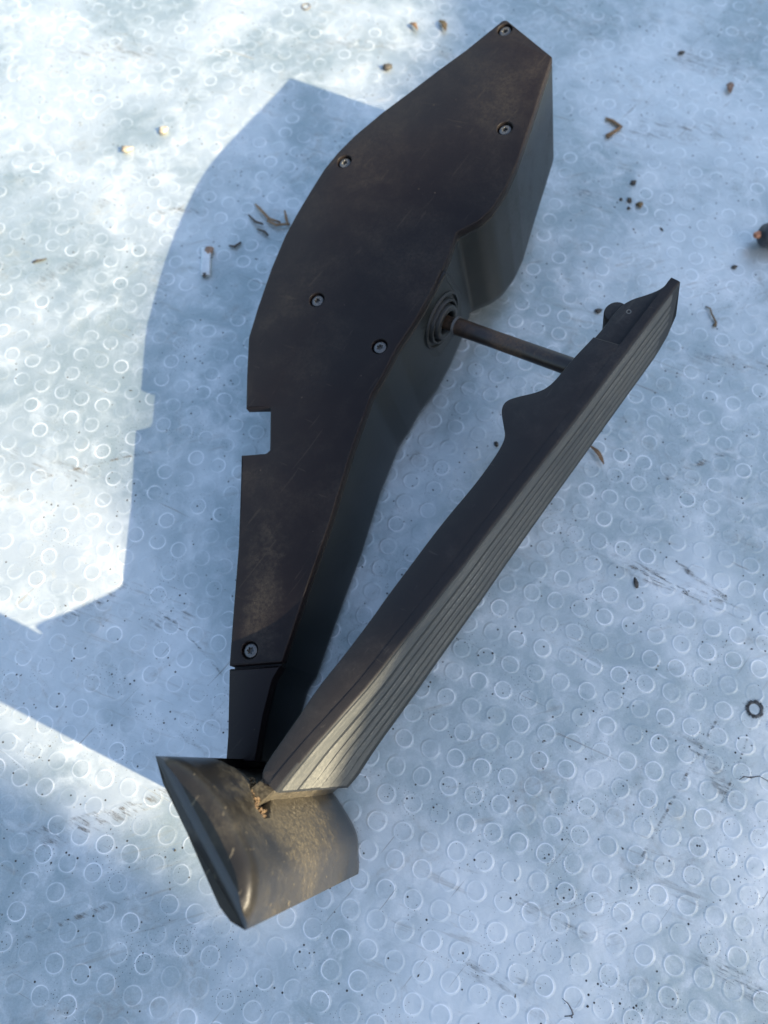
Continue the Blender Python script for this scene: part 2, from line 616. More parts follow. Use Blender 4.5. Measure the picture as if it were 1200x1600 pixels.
def build_scuffs():
    rs_ = random.Random(12)
    lines = [((86, 96), (122, 78), (150, 66), 9, .75), ((96, 92), (118, 80), (132, 74), 4, .9), ((120, 92), (134, 80), (146, 70), 3, .8),
             ((118, 128), (134, 134), (160, 146), 3.5, .7), ((138, 34), (112, -2), (86, -40), 1.6, .9), ((146, 26), (140, 10), (120, -20), 1.2, .8),
             ((-150, -28), (-110, -14), (-76, 4), 7, .7), ((-152, -20), (-126, -16), (-104, -8), 4, .7), ((-146, -58), (-120, -48), (-96, -40), 2.5, .6),
             ((-152, 62), (-130, 70), (-112, 86), 4, .7), ((-112, 62), (-96, 66), (-84, 72), 9, .55), ((-104, 70), (-86, 58), (-70, 38), 1.2, .9),
             ((-172, 128), (-140, 140), (-104, 146), 1.5, .8), ((-196, 150), (-160, 134), (-130, 132), 11, .4), ((60, 290), (90, 296), (118, 290), 12, .5),
             ((118, 330), (150, 340), (196, 330), 18, .45), ((150, 392), (178, 380), (210, 384), 22, .5), ((-200, 396), (-160, 404), (-120, 390), 20, .4),
             ((-60, 400), (-20, 404), (10, 398), 10, .4), ((140, 190), (160, 196), (184, 186), 9, .4), ((108, -60), (124, -66), (136, -78), 9, .6),
             ((40, -40), (60, -52), (84, -58), 5, .4), ((20, -62), (34, -70), (52, -72), 7, .4), ((116, 20), (126, 6), (132, -10), 8, .45),
             ((-190, 230), (-176, 244), (-150, 256), 12, .35), ((-128, 282), (-110, 286), (-98, 280), 5, .6), ((-142, 300), (-150, 290), (-160, 286), 7, .4)]
    V_, F_, A_ = [], [], []
    for p0, p1, p2, wd, st in lines:
        p0, p1, p2 = Vector(p0), Vector(p1), Vector(p2)
        n, m = 30, 6
        b = len(V_)
        for i in range(n + 1):
            t = i / n
            p = (1 - t) ** 2 * p0 + 2 * t * (1 - t) * p1 + t * t * p2
            d = ((p1 - p0) * (1 - t) + (p2 - p1) * t).normalized()
            q = Vector((-d.y, d.x))
            for j in range(m + 1):
                u = j / m * 2 - 1
                c = p + q * u * wd * 0.5
                V_.append((c.x, c.y, film_h(c.x, c.y) + 0.16))
                A_.append(st * (1 - u * u) * min(1, 4 * t, 4 * (1 - t)))
        for i in range(n):
            for j in range(m):
                a = b + i * (m + 1) + j
                F_.append((a, a + 1, a + m + 2, a + m + 1))
    me_ = bpy.data.meshes.new("scuff_marks")
    me_.from_pydata([(x * MM, y * MM, z * MM) for x, y, z in V_], [], F_)
    at_ = me_.attributes.new("fade", 'FLOAT', 'POINT')
    at_.data.foreach_set("value", A_)
    me_.materials.append(scuff_material())
    o_ = bpy.data.objects.new("scuff_marks", me_)
    col.objects.link(o_)
    o_.parent = film
    o_["kind"] = "stuff"


build_scuffs()


# loose sand grains and lint lying about on the film
def build_sand():
    rs_ = random.Random(55)
    V_, F_ = [], []
    octv = ((1, 0, 0), (-1, 0, 0), (0, 1, 0), (0, -1, 0), (0, 0, 1), (0, 0, -1))
    octf = ((0, 2, 4), (2, 1, 4), (1, 3, 4), (3, 0, 4), (2, 0, 5), (1, 2, 5), (3, 1, 5), (0, 3, 5))
    spots = [(rs_.uniform(-190, 190), rs_.uniform(-85, 420)) for _ in range(60)]
    for k in range(420):
        if rs_.random() < 0.55:
            c = rs_.choice(spots)
            x, y = c[0] + rs_.gauss(0, 12), c[1] + rs_.gauss(0, 12)
        else:
            x, y = rs_.uniform(-230, 220), rs_.uniform(-90, 440)
        r = min(0.75, 0.10 + rs_.expovariate(9.0))
        ln = rs_.choice((1, 1, 1, 1.6, 2.6))
        a = rs_.uniform(0, 6.28)
        b = len(V_)
        for p in octv:
            q = Vector((p[0] * r * ln, p[1] * r, p[2] * r * 0.7)) * rs_.uniform(0.7, 1.2)
            X, Y = x + q.x * math.cos(a) - q.y * math.sin(a), y + q.x * math.sin(a) + q.y * math.cos(a)
            V_.append((X, Y, film_h(x, y) + r * 0.5 + q.z))
        F_ += [tuple(b + i for i in t) for t in octf]
    o_ = link_mesh("sand_grains", V_, F_, M['grit'], film)
    o_["kind"] = "stuff"


build_sand()


# unseen wall and pier added to throw shade over the right and lower film
EDGE = [(-3200, -60), (-100, -60), (0, -68), (40, -84), (80, -112), (115, -126), (258, -124), (290, -92), (325, -45),
        (365, -5), (420, 20), (900, 40), (2200, 40)]


def interp(tab, x):
    if x <= tab[0][0]:
        return tab[0][1]
    for (a, b), (c, d) in zip(tab, tab[1:]):
        if x <= c:
            return b + (d - b) * (x - a) / (c - a)
    return tab[-1][1]


def build_shade_caster():
    rs_ = random.Random(77)
    x0, x1, z1 = 2000.0, 2150.0, 1440.0
    v_, f_ = [], []
    ys_ = [-4200, -3600, -3000, -2400, -1800, -1213, -1212] + [-1190 + 22 * k for k in range(32)] + [-450, -200, 300, 1000]
    loops_ = []
    for y in ys_:
        j = rs_.uniform(-3, 3)
        a = interp(EDGE, y + 1085)  # plan bent to follow the wanted outline of the shade
        j += 1600.0 if y < -1212.5 else 0.0
        loops_.append([(a + xx, y, zz) for xx, zz in ((x0, -400), (x0, z1 + j - 12), (x0 + 12, z1 + j), (x1 - 12, z1 + j), (x1, z1 + j - 12), (x1, -400))])
    v_, f_ = loft(loops_)
    o_ = link_mesh("wall", v_, f_, simple("shade_caster_plaster", rgb(0.42, 0.40, 0.36), rgb(0.5, 0.48, 0.43), 12.0, 0.9))  # added shade caster, not a known wall of the place
    o_["kind"] = "structure"


build_shade_caster()

# ------------------------------------------------------------------ the pedal module
# module frame: leaning on its side, cover face up at z = ZT
ORIGIN = Vector((-31.62, 46.52, 3.58))
E1 = Vector((0.96307, -0.00436, 0.2692))
E2 = Vector((0.0, 0.99987, 0.0162))
EN = Vector((-0.26924, -0.0156, 0.96295))
ZT = 45.0
W = Vector((-0.06774, -0.00481, -0.99769))
GZ = Vector((0.2692, 0.0162, 0.96295))


def world_z(p):
    return ORIGIN.z + GZ.dot(p)


module = bpy.data.objects.new("accelerator_pedal", None)
module.empty_display_size = 0.02
col.objects.link(module)
module.matrix_world = Matrix(((E1.x, E2.x, EN.x, ORIGIN.x * MM), (E1.y, E2.y, EN.y, ORIGIN.y * MM),
                              (E1.z, E2.z, EN.z, ORIGIN.z * MM), (0, 0, 0, 1)))
tag(module, "dusty black plastic car accelerator pedal module lying on its side", "pedal")

OUTLINE = [(97.02, 272.94, 2.5), (115.59, 244.15, 1.0), (105.08, 213.21, 7.5), (97.56, 192.01, 15.0), (92.86, 181.91, 15.0),
           (86.69, 172.31, 15.0), (81.03, 167.69, 15.0), (71.73, 164.22, 3.5), (67.97, 152.97, 7.5), (60.53, 137.87, 0.0),
           (53.52, 125.62, 0.0), (46.36, 115.29, 15.0), (40.57, 104.01, 15.0), (35.89, 96.33, 15.0), (33.84, 90.00, 15.0),
           (28.29, 74.50, 0.0), (20.09, 46.11, 0.0), (12.37, 23.58, 0.0), (2.79, -6.06, 2.5), (-0.65, -11.80, 10.0),
           (-3.47, -23.91, 0.0), (-5.76, -39.57, 0.0), (-17.09, -39.54, 0.0), (-16.97, -30.92, 0.0), (-18.18, -7.36, 10.0),
           (-17.93, 10.99, 0.0), (-17.48, 39.24, 0.0), (-18.65, 77.25, 0.2), (-7.97, 76.79, 1.5), (-6.37, 77.97, 1.0),
           (-7.07, 96.64, 0.5), (-17.99, 97.91, 0.2), (-18.67, 113.05, 0.0), (-18.95, 131.40, 10.0), (-15.60, 145.27, 10.0),
           (-10.29, 163.99, 15.0), (-4.39, 180.07, 15.0), (0.38, 189.89, 15.0), (6.68, 201.20, 15.0), (13.07, 211.91, 15.0),
           (19.59, 219.83, 15.0), (27.36, 227.07, 15.0), (40.23, 236.47, 0.0), (53.05, 244.37, 0.0), (65.81, 252.59, 0.0),
           (78.78, 260.30, 0.0)]
SCREWS = [(96.67, 266.2), (93.87, 211.73), (22.74, 213.59), (11.75, 144.1), (39.24, 117.09), (-10.11, -0.96)]
BASE = [(-60.0, 45.0), (-6.1, 48.0), (23.6, 51.5), (46.1, 54.0), (74.5, 55.5), (96.3, 61.0), (115.3, 64.5), (137.9, 64.0),
        (163.0, 61.5), (172.3, 65.0), (181.9, 67.5), (192.0, 68.0), (213.2, 65.5), (244.1, 65.3), (300.0, 65.0)]


def at(p, depth):
    return Vector((p.x, p.y, ZT)) + W * depth


def clamp_ground(P, top, zmin=0.6):
    """shorten a wall running along W so that it stops on the film"""
    z = world_z(P)
    if z >= zmin:
        return P
    zt = world_z(top)
    return top + (P - top) * ((zt - zmin) / (zt - z))


def plate_with_holes(name, pts, holes, hole_r, hole_d, thick, parent, mat):
    """cover plate with a softened rim and counterbored holes"""
    bm = bmesh.new()

    def ring(points, depth):
        return [bm.verts.new(at(p, depth) * MM) for p in points]
    rims = [ring(inset(pts, 0.75), 0.0), ring(inset(pts, 0.42), 0.10), ring(inset(pts, 0.15), 0.36),
            ring(pts, 0.8), ring(pts, thick), ring(inset(pts, 2.5), thick)]
    n = len(pts)
    for a, b in zip(rims, rims[1:]):
        for i in range(n):
            bm.faces.new((a[i], a[(i + 1) % n], b[(i + 1) % n], b[i]))
    bm.faces.new(rims[-1])
    edges = [bm.edges.get((rims[0][i], rims[0][(i + 1) % n])) for i in range(n)]
    for hx, hy in holes:
        c = Vector((hx, hy))
        circ = [c + Vector((math.cos(2 * math.pi * k / 28), math.sin(2 * math.pi * k / 28))) * hole_r for k in range(28)]
        top = ring([c + (p - c) * 1.07 for p in circ], 0.0)
        mid = ring(circ, 0.25)
        low = ring(circ, hole_d)
        for a, b in ((top, mid), (mid, low)):
            for i in range(28):
                bm.faces.new((a[i], a[(i + 1) % 28], b[(i + 1) % 28], b[i]))
        bm.faces.new(low)
        edges += [bm.edges.get((top[i], top[(i + 1) % 28])) for i in range(28)]
    bmesh.ops.triangle_fill(bm, use_beauty=True, use_dissolve=False, edges=edges)
    bmesh.ops.recalc_face_normals(bm, faces=bm.faces)
    for f in bm.faces:
        f.smooth = True
    for e in bm.edges:
        if len(e.link_faces) == 2:
            e.smooth = e.calc_face_angle(0.0) < math.radians(32)
    me = bpy.data.meshes.new(name)
    bm.to_mesh(me)
    bm.free()
    me.materials.append(mat)
    o = bpy.data.objects.new(name, me)
    col.objects.link(o)
    o.parent = parent
    return o


cover_poly = OUTLINE[:18] + [(2.95, -5.75, 1.0), (-18.12, -6.4, 0.6)] + OUTLINE[25:]
cover = plate_with_holes("cover_plate", fillet(cover_poly), SCREWS, 3.35, 2.3, 3.7, module, M['cover'])
tag(cover, "flat brown-black cover plate with a square notch and six screws")

# moulded end below the cover
end_pts = fillet([(2.6, -6.75, 0.5)] + OUTLINE[19:24] + [(-18.1, -7.4, 0.5)])
lp = [[at(p, d) for p in inset(end_pts, s)] for s, d in ((0.7, 0.15), (0.3, 0.3), (0.0, 0.9), (0.0, 6.0))]
v, f = loft(lp)
link_mesh("cover_end_piece", v, f, M['cover'], module, auto=math.radians(32))

# hollow body under the cover
BODY = OUTLINE[:23] + [(-17.3, -24.0, 4.0), (-17.9, -5.0, 6.0), (-17.2, 9.0, 8.0), (-6.0, 44.0, 8.0), (-2.5, 70.0, 8.0), (-2.5, 108.0, 8.0),
                       (-6.0, 138.0, 10.0), (-3.5, 160.0, 10.0)] + [(x + 2.6, y - 2.0, r) for x, y, r in OUTLINE[36:42]] + OUTLINE[42:]
body_pts = fillet(BODY)


def body_bottom(p, s):
    t = at(p, 0.0)
    return clamp_ground(at(p, interp(BASE, p.y)), t)


full = body_pts
loops = [[at(p, 4.35) for p in inset(full, 0.9)], [at(p, 4.35) for p in inset(full, 0.35)], [at(p, 4.8) for p in full]]
ins = [full, inset(full, 0.7), inset(full, 2.2), inset(full, 4.6)]
for back, pl in ((8.0, ins[0]), (4.0, ins[1]), (1.3, ins[2]), (0.0, ins[3])):
    row = []
    for p0, p in zip(full, pl):
        bt = body_bottom(p0, 0)
        d = (bt - at(p0, 0)).length - back
        q = clamp_ground(at(p, max(d, 7.0)), at(p, 0.0), 0.6)
        row.append(q)
    loops.append(row)
v, f = loft(loops)
body = link_mesh("housing", v, f, M['housing'], module, auto=math.radians(30))
tag(body, "dark housing wall below the cover plate")
lp = [[at(p, d) for p in inset(full, 1.0)] for d in (3.4, 5.2)]
v, f = loft(lp)
link_mesh("seam_gasket", v, f, M['gap'], body)


# screws with a six-lobed socket
def make_screw():
    bm = bmesh.new()
    n = 36

    def ring(rf, z):
        return [bm.verts.new((rf(2 * math.pi * k / n) * math.cos(2 * math.pi * k / n) * MM,
                              rf(2 * math.pi * k / n) * math.sin(2 * math.pi * k / n) * MM, z * MM)) for k in range(n)]
    lobes = lambda a: 1.12 + 0.26 * math.cos(6 * a)
    rs = [ring(lambda a: 2.55, -1.6), ring(lambda a: 2.62, -0.7), ring(lambda a: 2.5, -0.25), ring(lambda a: 2.1, 0.0),
          ring(lambda a: lobes(a) + 0.12, 0.05), ring(lobes, -0.1), ring(lambda a: lobes(a) * 0.95, -1.3)]
    for a, b in zip(rs, rs[1:]):
        for i in range(n):
            bm.faces.new((a[i], a[(i + 1) % n], b[(i + 1) % n], b[i]))
    bm.faces.new(rs[-1])
    bmesh.ops.recalc_face_normals(bm, faces=bm.faces)
    for f in bm.faces:
        f.smooth = True
    for e in bm.edges:
        if len(e.link_faces) == 2:
            e.smooth = e.calc_face_angle(0.0) < math.radians(35)
    me = bpy.data.meshes.new("screw")
    bm.to_mesh(me)
    bm.free()
    me.materials.append(M['screw'])
    return me


screw_me = make_screw()
pin_v, pin_f = tube([(0, 0, -1.4), (0, 0, -0.95)], [0.5, 0.35], 10)
for k, (sx, sy) in enumerate(SCREWS):
    o = bpy.data.objects.new("screw", screw_me)
    col.objects.link(o)
    o.parent = module
    o.location = at(Vector((sx, sy)), 0.75) * MM
    o.rotation_euler = (rnd.uniform(-0.05, 0.05), rnd.uniform(-0.05, 0.05), rnd.uniform(0, 1))

# boss, grommet and push rod on the right wall
WN = Vector((0.8457, -0.5309, -0.0549)).normalized()
C0 = Vector((59.6, 138.9, 23.3))
WT = WN.cross(W).normalized()
WD = WT.cross(WN).normalized()


def wall_pt(a, b, h):
    return C0 + WT * a + WD * b + WN * h


def wall_uv(P):
    d = Vector(P) - C0
    return Vector((d.dot(WT), d.dot(WD)))


seat = [(66.5, 147.6, 43.3), (51.1, 123.5, 38.9), (50.8, 125.1, 19.0), (53.5, 133.0, 4.0), (63.0, 150.0, 2.0), (67.8, 153.0, 20.0)]
sp = fillet([(*wall_uv(p), 2.0) for p in seat])
lp = [[wall_pt(p.x, p.y, h) for p in inset(sp, s)] for s, h in ((0.0, -1.5), (0.0, 0.25), (0.35, 0.55), (2.2, 0.6))]
v, f = loft(lp)
link_mesh("rod_seat", v, f, M['housing'], body, auto=math.radians(35))
lp = [[wall_pt(p.x, p.y, h) for p in inset(sp, s)] for s, h in ((-0.55, -1.5), (-0.5, 0.12), (0.3, 0.14))]
v, f = loft(lp)
link_mesh("seat_seam", v, f, M['gap'], body)


def revolve(axis_o, ax, prof, seg=40):
    x = ax.cross(Vector((0.1, 0.2, 0.97))).normalized()
    y = ax.cross(x).normalized()
    loops = [[axis_o + ax * h + x * r * math.cos(a) + y * r * math.sin(a)
              for a in (2 * math.pi * k / seg for k in range(seg))] for r, h in prof]
    return loft(loops)


v, f = revolve(C0, WN, ((12.8, -1), (12.8, 1.2), (12.4, 1.6), (11.9, 1.6), (11.6, 1.2), (11.4, -2.0), (10.3, -2.0), (10.1, 2.0), (9.8, 2.5),
                        (9.1, 2.5), (8.8, 2.1), (8.6, -1.2), (7.9, -1.2), (7.7, 3.2), (7.3, 3.9), (6.2, 4.1), (5.5, 3.9), (5.1, 3.2), (4.9, -1.0)))
gro = link_mesh("grommet", v, f, M['grommet'], module, auto=math.radians(50))
tag(gro, "ringed rubber grommet where the rod enters the housing")
RD = Vector((45.2, -29.5, 5.0)).normalized()
R0 = Vector((64.5, 136.0, 23.0))
path = [R0 + RD * s for s in (-8, 1.5, 3.0, 3.4, 6, 12, 22, 34, 46, 58, 68)]
v, f = tube(path, [3.0, 3.0, 3.4, 3.75, 3.75, 3.65, 3.6, 3.6, 3.65, 3.7, 3.7], 24)
rod = link_mesh("push_rod", v, f, M['rod'], module, auto=math.radians(40))
tag(rod, "round rusty steel rod between housing and pedal")
v, f = tube([R0 + RD * 2.3, R0 + RD * 3.3], [4.3, 4.1], 24)
link_mesh("rod_collar", v, f, M['screw'], rod, auto=math.radians(40))

# pedal: arm (side face up), tread plate with ribs
TREAD = [(0.000, (18.7, -48.6, 79.7), 79.5), (0.030, (20.7, -44.3, 76.0), 82.7), (0.060, (23.0, -40.0, 72.3), 81.0), (0.090, (25.6, -35.6, 69.0), 78.9),
         (0.120, (28.5, -31.2, 65.6), 77.1), (0.150, (31.6, -26.6, 62.2), 74.6), (0.180, (35.1, -22.0, 59.8), 71.9), (0.210, (38.9, -17.4, 58.2), 69.2),
         (0.240, (42.7, -12.5, 56.9), 67.9), (0.300, (50.6, -2.6, 55.9), 65.2), (0.375, (60.9, 9.8, 54.8), 61.5), (0.450, (71.3, 22.4, 53.6), 58.3),
         (0.525, (81.6, 35.6, 52.4), 55.4), (0.600, (92.3, 48.8, 51.3), 52.3), (0.675, (103.2, 62.3, 50.1), 49.5), (0.750, (114.3, 76.0, 48.9), 47.2),
         (0.825, (125.4, 90.2, 47.7), 45.9), (0.900, (136.8, 104.7, 46.6), 44.8), (0.930, (141.4, 110.5, 46.1), 44.4), (0.950, (144.5, 114.4, 45.8), 43.9),
         (0.970, (147.7, 118.3, 45.5), 43.0), (0.985, (150.0, 121.3, 45.2), 41.0), (1.000, (152.4, 124.2, 45.0), 37.5)]
CONT = [(149.0, 126.8, 45.1, 99.5), (147.0, 124.3, 45.3, 98.2), (142.6, 122.3, 45.6, 96.3), (133.5, 120.5, 46.1, 93.0), (128.1, 115.2, 46.6, 89.9),
        (125.5, 111.3, 46.9, 88.1), (120.1, 105.3, 47.4, 84.8), (112.8, 98.0, 48.0, 80.6), (107.6, 91.8, 48.5, 77.3), (104.3, 88.3, 48.9, 75.3),
        (100.3, 86.0, 49.2, 73.4), (90.8, 84.8, 49.7, 70.2), (87.7, 83.4, 49.9, 68.8), (86.4, 80.4, 50.1, 67.6), (86.8, 75.5, 50.3, 66.3),
        (87.5, 70.5, 50.5, 65.1), (86.4, 66.9, 50.7, 63.7), (82.7, 61.0, 51.1, 60.8), (75.7, 51.7, 51.9, 55.8), (64.2, 38.6, 53.1, 48.2),
        (50.8, 21.0, 54.6, 38.4), (44.8, 13.2, 55.3, 34.0), (39.2, 5.3, 56.0, 29.5), (30.6, -5.8, 57.0, 23.0), (22.4, -17.4, 60.9, 16.1),
        (19.1, -25.6, 66.2, 11.5), (15.4, -34.1, 71.9, 6.3), (12.8, -41.1, 77.3, 2.0), (12.9, -44.0, 79.1, 0.4), (14.1, -46.5, 79.7, -0.4)]
WIDTH = [(t, w) for t, _, w in TREAD]


def edge_pt(t):
    for (a, P, _), (b, Q, _) in zip(TREAD, TREAD[1:]):
        if t <= b:
            return Vector(P).lerp(Vector(Q), max(0.0, (t - a) / (b - a)))
    return Vector(TREAD[-1][1])


LDIR = (Vector(TREAD[-1][1]) - Vector(TREAD[0][1])).normalized()
TN = LDIR.cross(W).normalized()
if TN.x < 0:
    TN = -TN                       # tread normal, towards the driver's shoe
THK = 3.6


def arm_piece(name, poly, drop, mat=M['arm']):
    """poly: list of (Vector, t) on the upper side; swept along W over most of the pedal's width"""
    top = [p + W * drop for p, t in poly]
    # soft rim by insetting in the side plane
    ex = LDIR
    ey = TN
    flat = [Vector((p.dot(ex), p.dot(ey))) for p in top]
    i1 = inset(flat, 0.7)
    i2 = inset(flat, 0.25)
    l0 = [p + ex * (b.x - a.x) + ey * (b.y - a.y) for p, a, b in zip(top, flat, i1)]
    l1 = [p + ex * (b.x - a.x) + ey * (b.y - a.y) + W * 0.22 for p, a, b in zip(top, flat, i2)]
    l2 = [p + W * 0.75 for p in top]
    l3 = [p + W * max(6.0, interp(WIDTH, t) - 2.2 - drop) for p, (_, t) in zip(top, poly)]
    bm = bmesh.new()
    loops = [[bm.verts.new(q * MM) for q in lp_] for lp_ in (l0, l1, l2, l3)]
    n = len(poly)
    for a, b in zip(loops, loops[1:]):
        for i in range(n):
            bm.faces.new((a[i], a[(i + 1) % n], b[(i + 1) % n], b[i]))
    for lp_ in (loops[0], loops[-1]):
        es = [bm.edges.get((lp_[i], lp_[(i + 1) % n])) for i in range(n)]
        bmesh.ops.triangle_fill(bm, use_beauty=True, use_dissolve=False, edges=es)
    bmesh.ops.recalc_face_normals(bm, faces=bm.faces)
    for f_ in bm.faces:
        f_.smooth = True
    for e in bm.edges:
        if len(e.link_faces) == 2:
            e.smooth = e.calc_face_angle(0.0) < math.radians(32)
    me_ = bpy.data.meshes.new(name)
    bm.to_mesh(me_)
    bm.free()
    me_.materials.append(mat)
    o_ = bpy.data.objects.new(name, me_)
    col.objects.link(o_)
    o_.parent = module
    return o_


def smooth_open(pts, it=2):
    for _ in range(it):
        q = [pts[0]]
        for a, b in zip(pts, pts[1:]):
            q += [a.lerp(b, 0.25), a.lerp(b, 0.75)]
        q.append(pts[-1])
        pts = q
    return pts


cont4 = smooth_open([Vector(c) for c in CONT], 2)
SPLIT = 85.3
low = [(Vector(c[:3]), max(0.0, c[3] / 100)) for c in cont4 if c[3] <= SPLIT]
hi = [(Vector(c[:3]), min(1.0, c[3] / 100)) for c in cont4 if c[3] > SPLIT]
ts = [0.0, .03, .06, .09, .12, .15, .18, .21, .24, .3, .375, .45, .525, .6, .675, .75, .825, 0.872]
low_poly = low + [(edge_pt(t) - TN * (THK - 1.2), t) for t in ts]
arm = arm_piece("pedal_arm", low_poly, 0.15)
tag(arm, "dark curved side web of the pedal")
hi_poly = [(edge_pt(t) - TN * (THK - 0.4), t) for t in (0.86, 0.9, 0.93, 0.95, 0.97, 0.99)] + hi + [(Vector((119.6, 104.7, 47.4)), 0.845)]
arm_piece("pedal_tip", hi_poly, 1.7)
# round lug behind the tip
lug_c = Vector((129.9, 117.2, 46.4)) + W * 3.2
lug_v, lug_f = revolve(lug_c, W, ((3.4, 0.0), (4.2, 0.35), (4.5, 1.0), (4.5, 17.0), (4.0, 18.0)), 24)
link_mesh("stop_lug", lug_v, lug_f, M['arm'], module, auto=math.radians(40))
dv, df = revolve(Vector((133.9, 115.4, 46.2)) + W * 1.75, -W, ((0.95, -0.4), (0.95, 0.25), (0.6, 0.3), (0.5, 0.1)), 16)
link_mesh("moulding_dimple", dv, df, M['screw'], module)


def tread_rows(n=90):
    return [i / n for i in range(n + 1)]


NC = 26


def tread_pt(t, s, h):
    """t along the pedal, s across (0 upper side .. 1 lower side), h above the tread face"""
    w = interp(WIDTH, t)
    end = max(0.0, (t - 0.9) / 0.1)
    lean = min(s / 0.72, 1.0) * 4.2 - max(0.0, s - 0.72) / 0.28 * 4.2
    return edge_pt(t) + W * (w * s) + TN * h + LDIR * lean * end * end


def along_attr(o_, rows_, fr):
    """store (distance along, across) on the vertices so that wear runs with the tread"""
    at_ = o_.data.attributes.new("along", 'FLOAT_VECTOR', 'POINT')
    vals = []
    for t in rows_:
        for s_ in fr:
            vals += [t * 0.22, s_ * 0.055, 0.0]
    at_.data.foreach_set("vector", vals)


def build_tread():
    rows = tread_rows()
    loops = []
    for t in rows:
        w = interp(WIDTH, t)
        lp_ = []
        r = 0.55 / w
        for s, h in ((0.0, -THK), (0.0, -1.0), (r * 0.4, -0.3), (r, 0.0)):
            lp_.append(tread_pt(t, s, h))
        for k in range(1, NC):
            s = r + (1 - 2 * r) * k / NC
            lp_.append(tread_pt(t, s, 0.0))
        for s, h in ((1 - r, 0.0), (1 - r * 0.4, -0.3), (1.0, -1.0), (1.0, -THK)):
            lp_.append(tread_pt(t, s, h))
        loops.append(lp_)
    # rounded ends
    first = [p - LDIR * 0.0 - TN * 0.0 for p in loops[0]]
    v_, f_ = loft(loops)
    o_ = link_mesh("tread_plate", v_, f_, M['tread'], module, auto=math.radians(32))
    r = 0.01
    along_attr(o_, rows, [0, 0, r * 0.4, r] + [k / NC for k in range(1, NC)] + [1 - r, 1 - r * 0.4, 1, 1])
    o_.data.materials.append(M['arm'])
    for pl_ in o_.data.polygons:
        if pl_.normal.dot(W) < -0.8:
            pl_.material_index = 1
    return o_


tread = build_tread()
tag(tread, "long tapering dusty tread face with lengthwise ribs")


def build_rib(s0, wid, t0, t1, hgt):
    loops = []
    n = 50
    for i in range(n + 1):
        t = t0 + (t1 - t0) * i / n
        k = min(1.0, i / 6.0, (n - i) / 3.0)
        k = k * k * (3 - 2 * k)
        w = interp(WIDTH, t)
        hh = hgt * max(0.03, k) * (1 + 0.12 * noise.noise(Vector((t * 30, s0 * 50, 0))))
        ww = wid * (1 + 0.55 * max(0.0, 1 - t / 0.16)) if wid < 0.15 else wid
        lp_ = []
        for a, hf in ((-1.0, -0.15), (-0.86, 0.62), (-0.6, 0.95), (0.0, 1.0), (0.6, 0.95), (0.86, 0.62), (1.0, -0.15)):
            lp_.append(tread_pt(t, s0 + ww * a / 2, hh * hf))
        loops.append(lp_)
    v_, f_ = loft(loops)
    o_ = link_mesh("tread_rib", v_, f_, M['rib'], tread, auto=math.radians(60))
    along_attr(o_, [t0 + (t1 - t0) * i / n for i in range(n + 1)], [s0 + wid * a / 2 for a in (-1, -.86, -.6, 0, .6, .86, 1)])
    return o_


for k, (s0, wd) in enumerate(((0.12, 0.17), (0.30, 0.095), (0.44, 0.092), (0.58, 0.092), (0.72, 0.092), (0.86, 0.092))):
    build_rib(s0, wd, 0.004 + 0.001 * (k % 3), 0.985 if s0 < 0.7 else 0.965, 0.35)

# hinge web between pedal and foot
hw = []
for w0 in (3.0, 76.0):
    sh = W * w0
    hw.append([Vector(p) + sh for p in ((17.0, -47.6, 79.5), (13.4, -44.2, 79.5), (6.0, -49.5, 79.5), (9.2, -53.5, 79.5))])
v, f = loft(hw)
link_mesh("hinge_web", v, f, M['foot'], module)

# foot: thick floor flange under the hinge, standing on the film
FOOT = [(-6.8, -38.4), (-3.6, -45.7), (4.3, -57.1), (11.9, -69.1), (15.5, -74.6), (18.9, -77.9), (23.1, -79.7), (24.3, -73.4),
        (24.6, -67.3), (22.4, -62.2), (16.6, -53.6), (12.3, -48.4), (5.1, -42.2), (-1.7, -38.6)]
FZ = 105.2
floor_side = [Vector(p) for p in FOOT[:7]]
# the bottom rim lies lower than the crown of the flange, so its end slopes outwards
RIM_D = 13.0
RIM = [Vector(p) for p in ((-14.2, -38.2), (-10.8, -45.9), (-2.3, -58.1), (5.8, -70.9), (9.6, -76.8), (13.2, -80.3), (17.7, -82.2))]
outer = smooth_open([Vector(p) for p in FOOT[6:]] + [Vector(FOOT[0])], 2)
# resample outer curve
seg_l = [0.0]
for a, b in zip(outer, outer[1:]):
    seg_l.append(seg_l[-1] + (b - a).length)
NO = 72


def outer_at(s):
    d = s * seg_l[-1]
    for i in range(len(outer) - 1):
        if d <= seg_l[i + 1] or i == len(outer) - 2:
            return outer[i].lerp(outer[i + 1], (d - seg_l[i]) / (seg_l[i + 1] - seg_l[i]))


prof = floor_side[1:6] + [outer_at(k / NO) for k in range(NO + 1)]
nfl = 5


def slot_edge(y):
    """distance from the upper end at which the hinge opening starts, for profile height y"""
    tab = [(-56.0, 300.0), (-55.2, 24.0), (-52.0, 22.0), (-50.0, 24.5), (-47.5, 28.0), (-45.5, 32.5), (-43.0, 33.8), (-40.0, 31.0), (-37.0, 27.0)]
    return interp(tab, y)


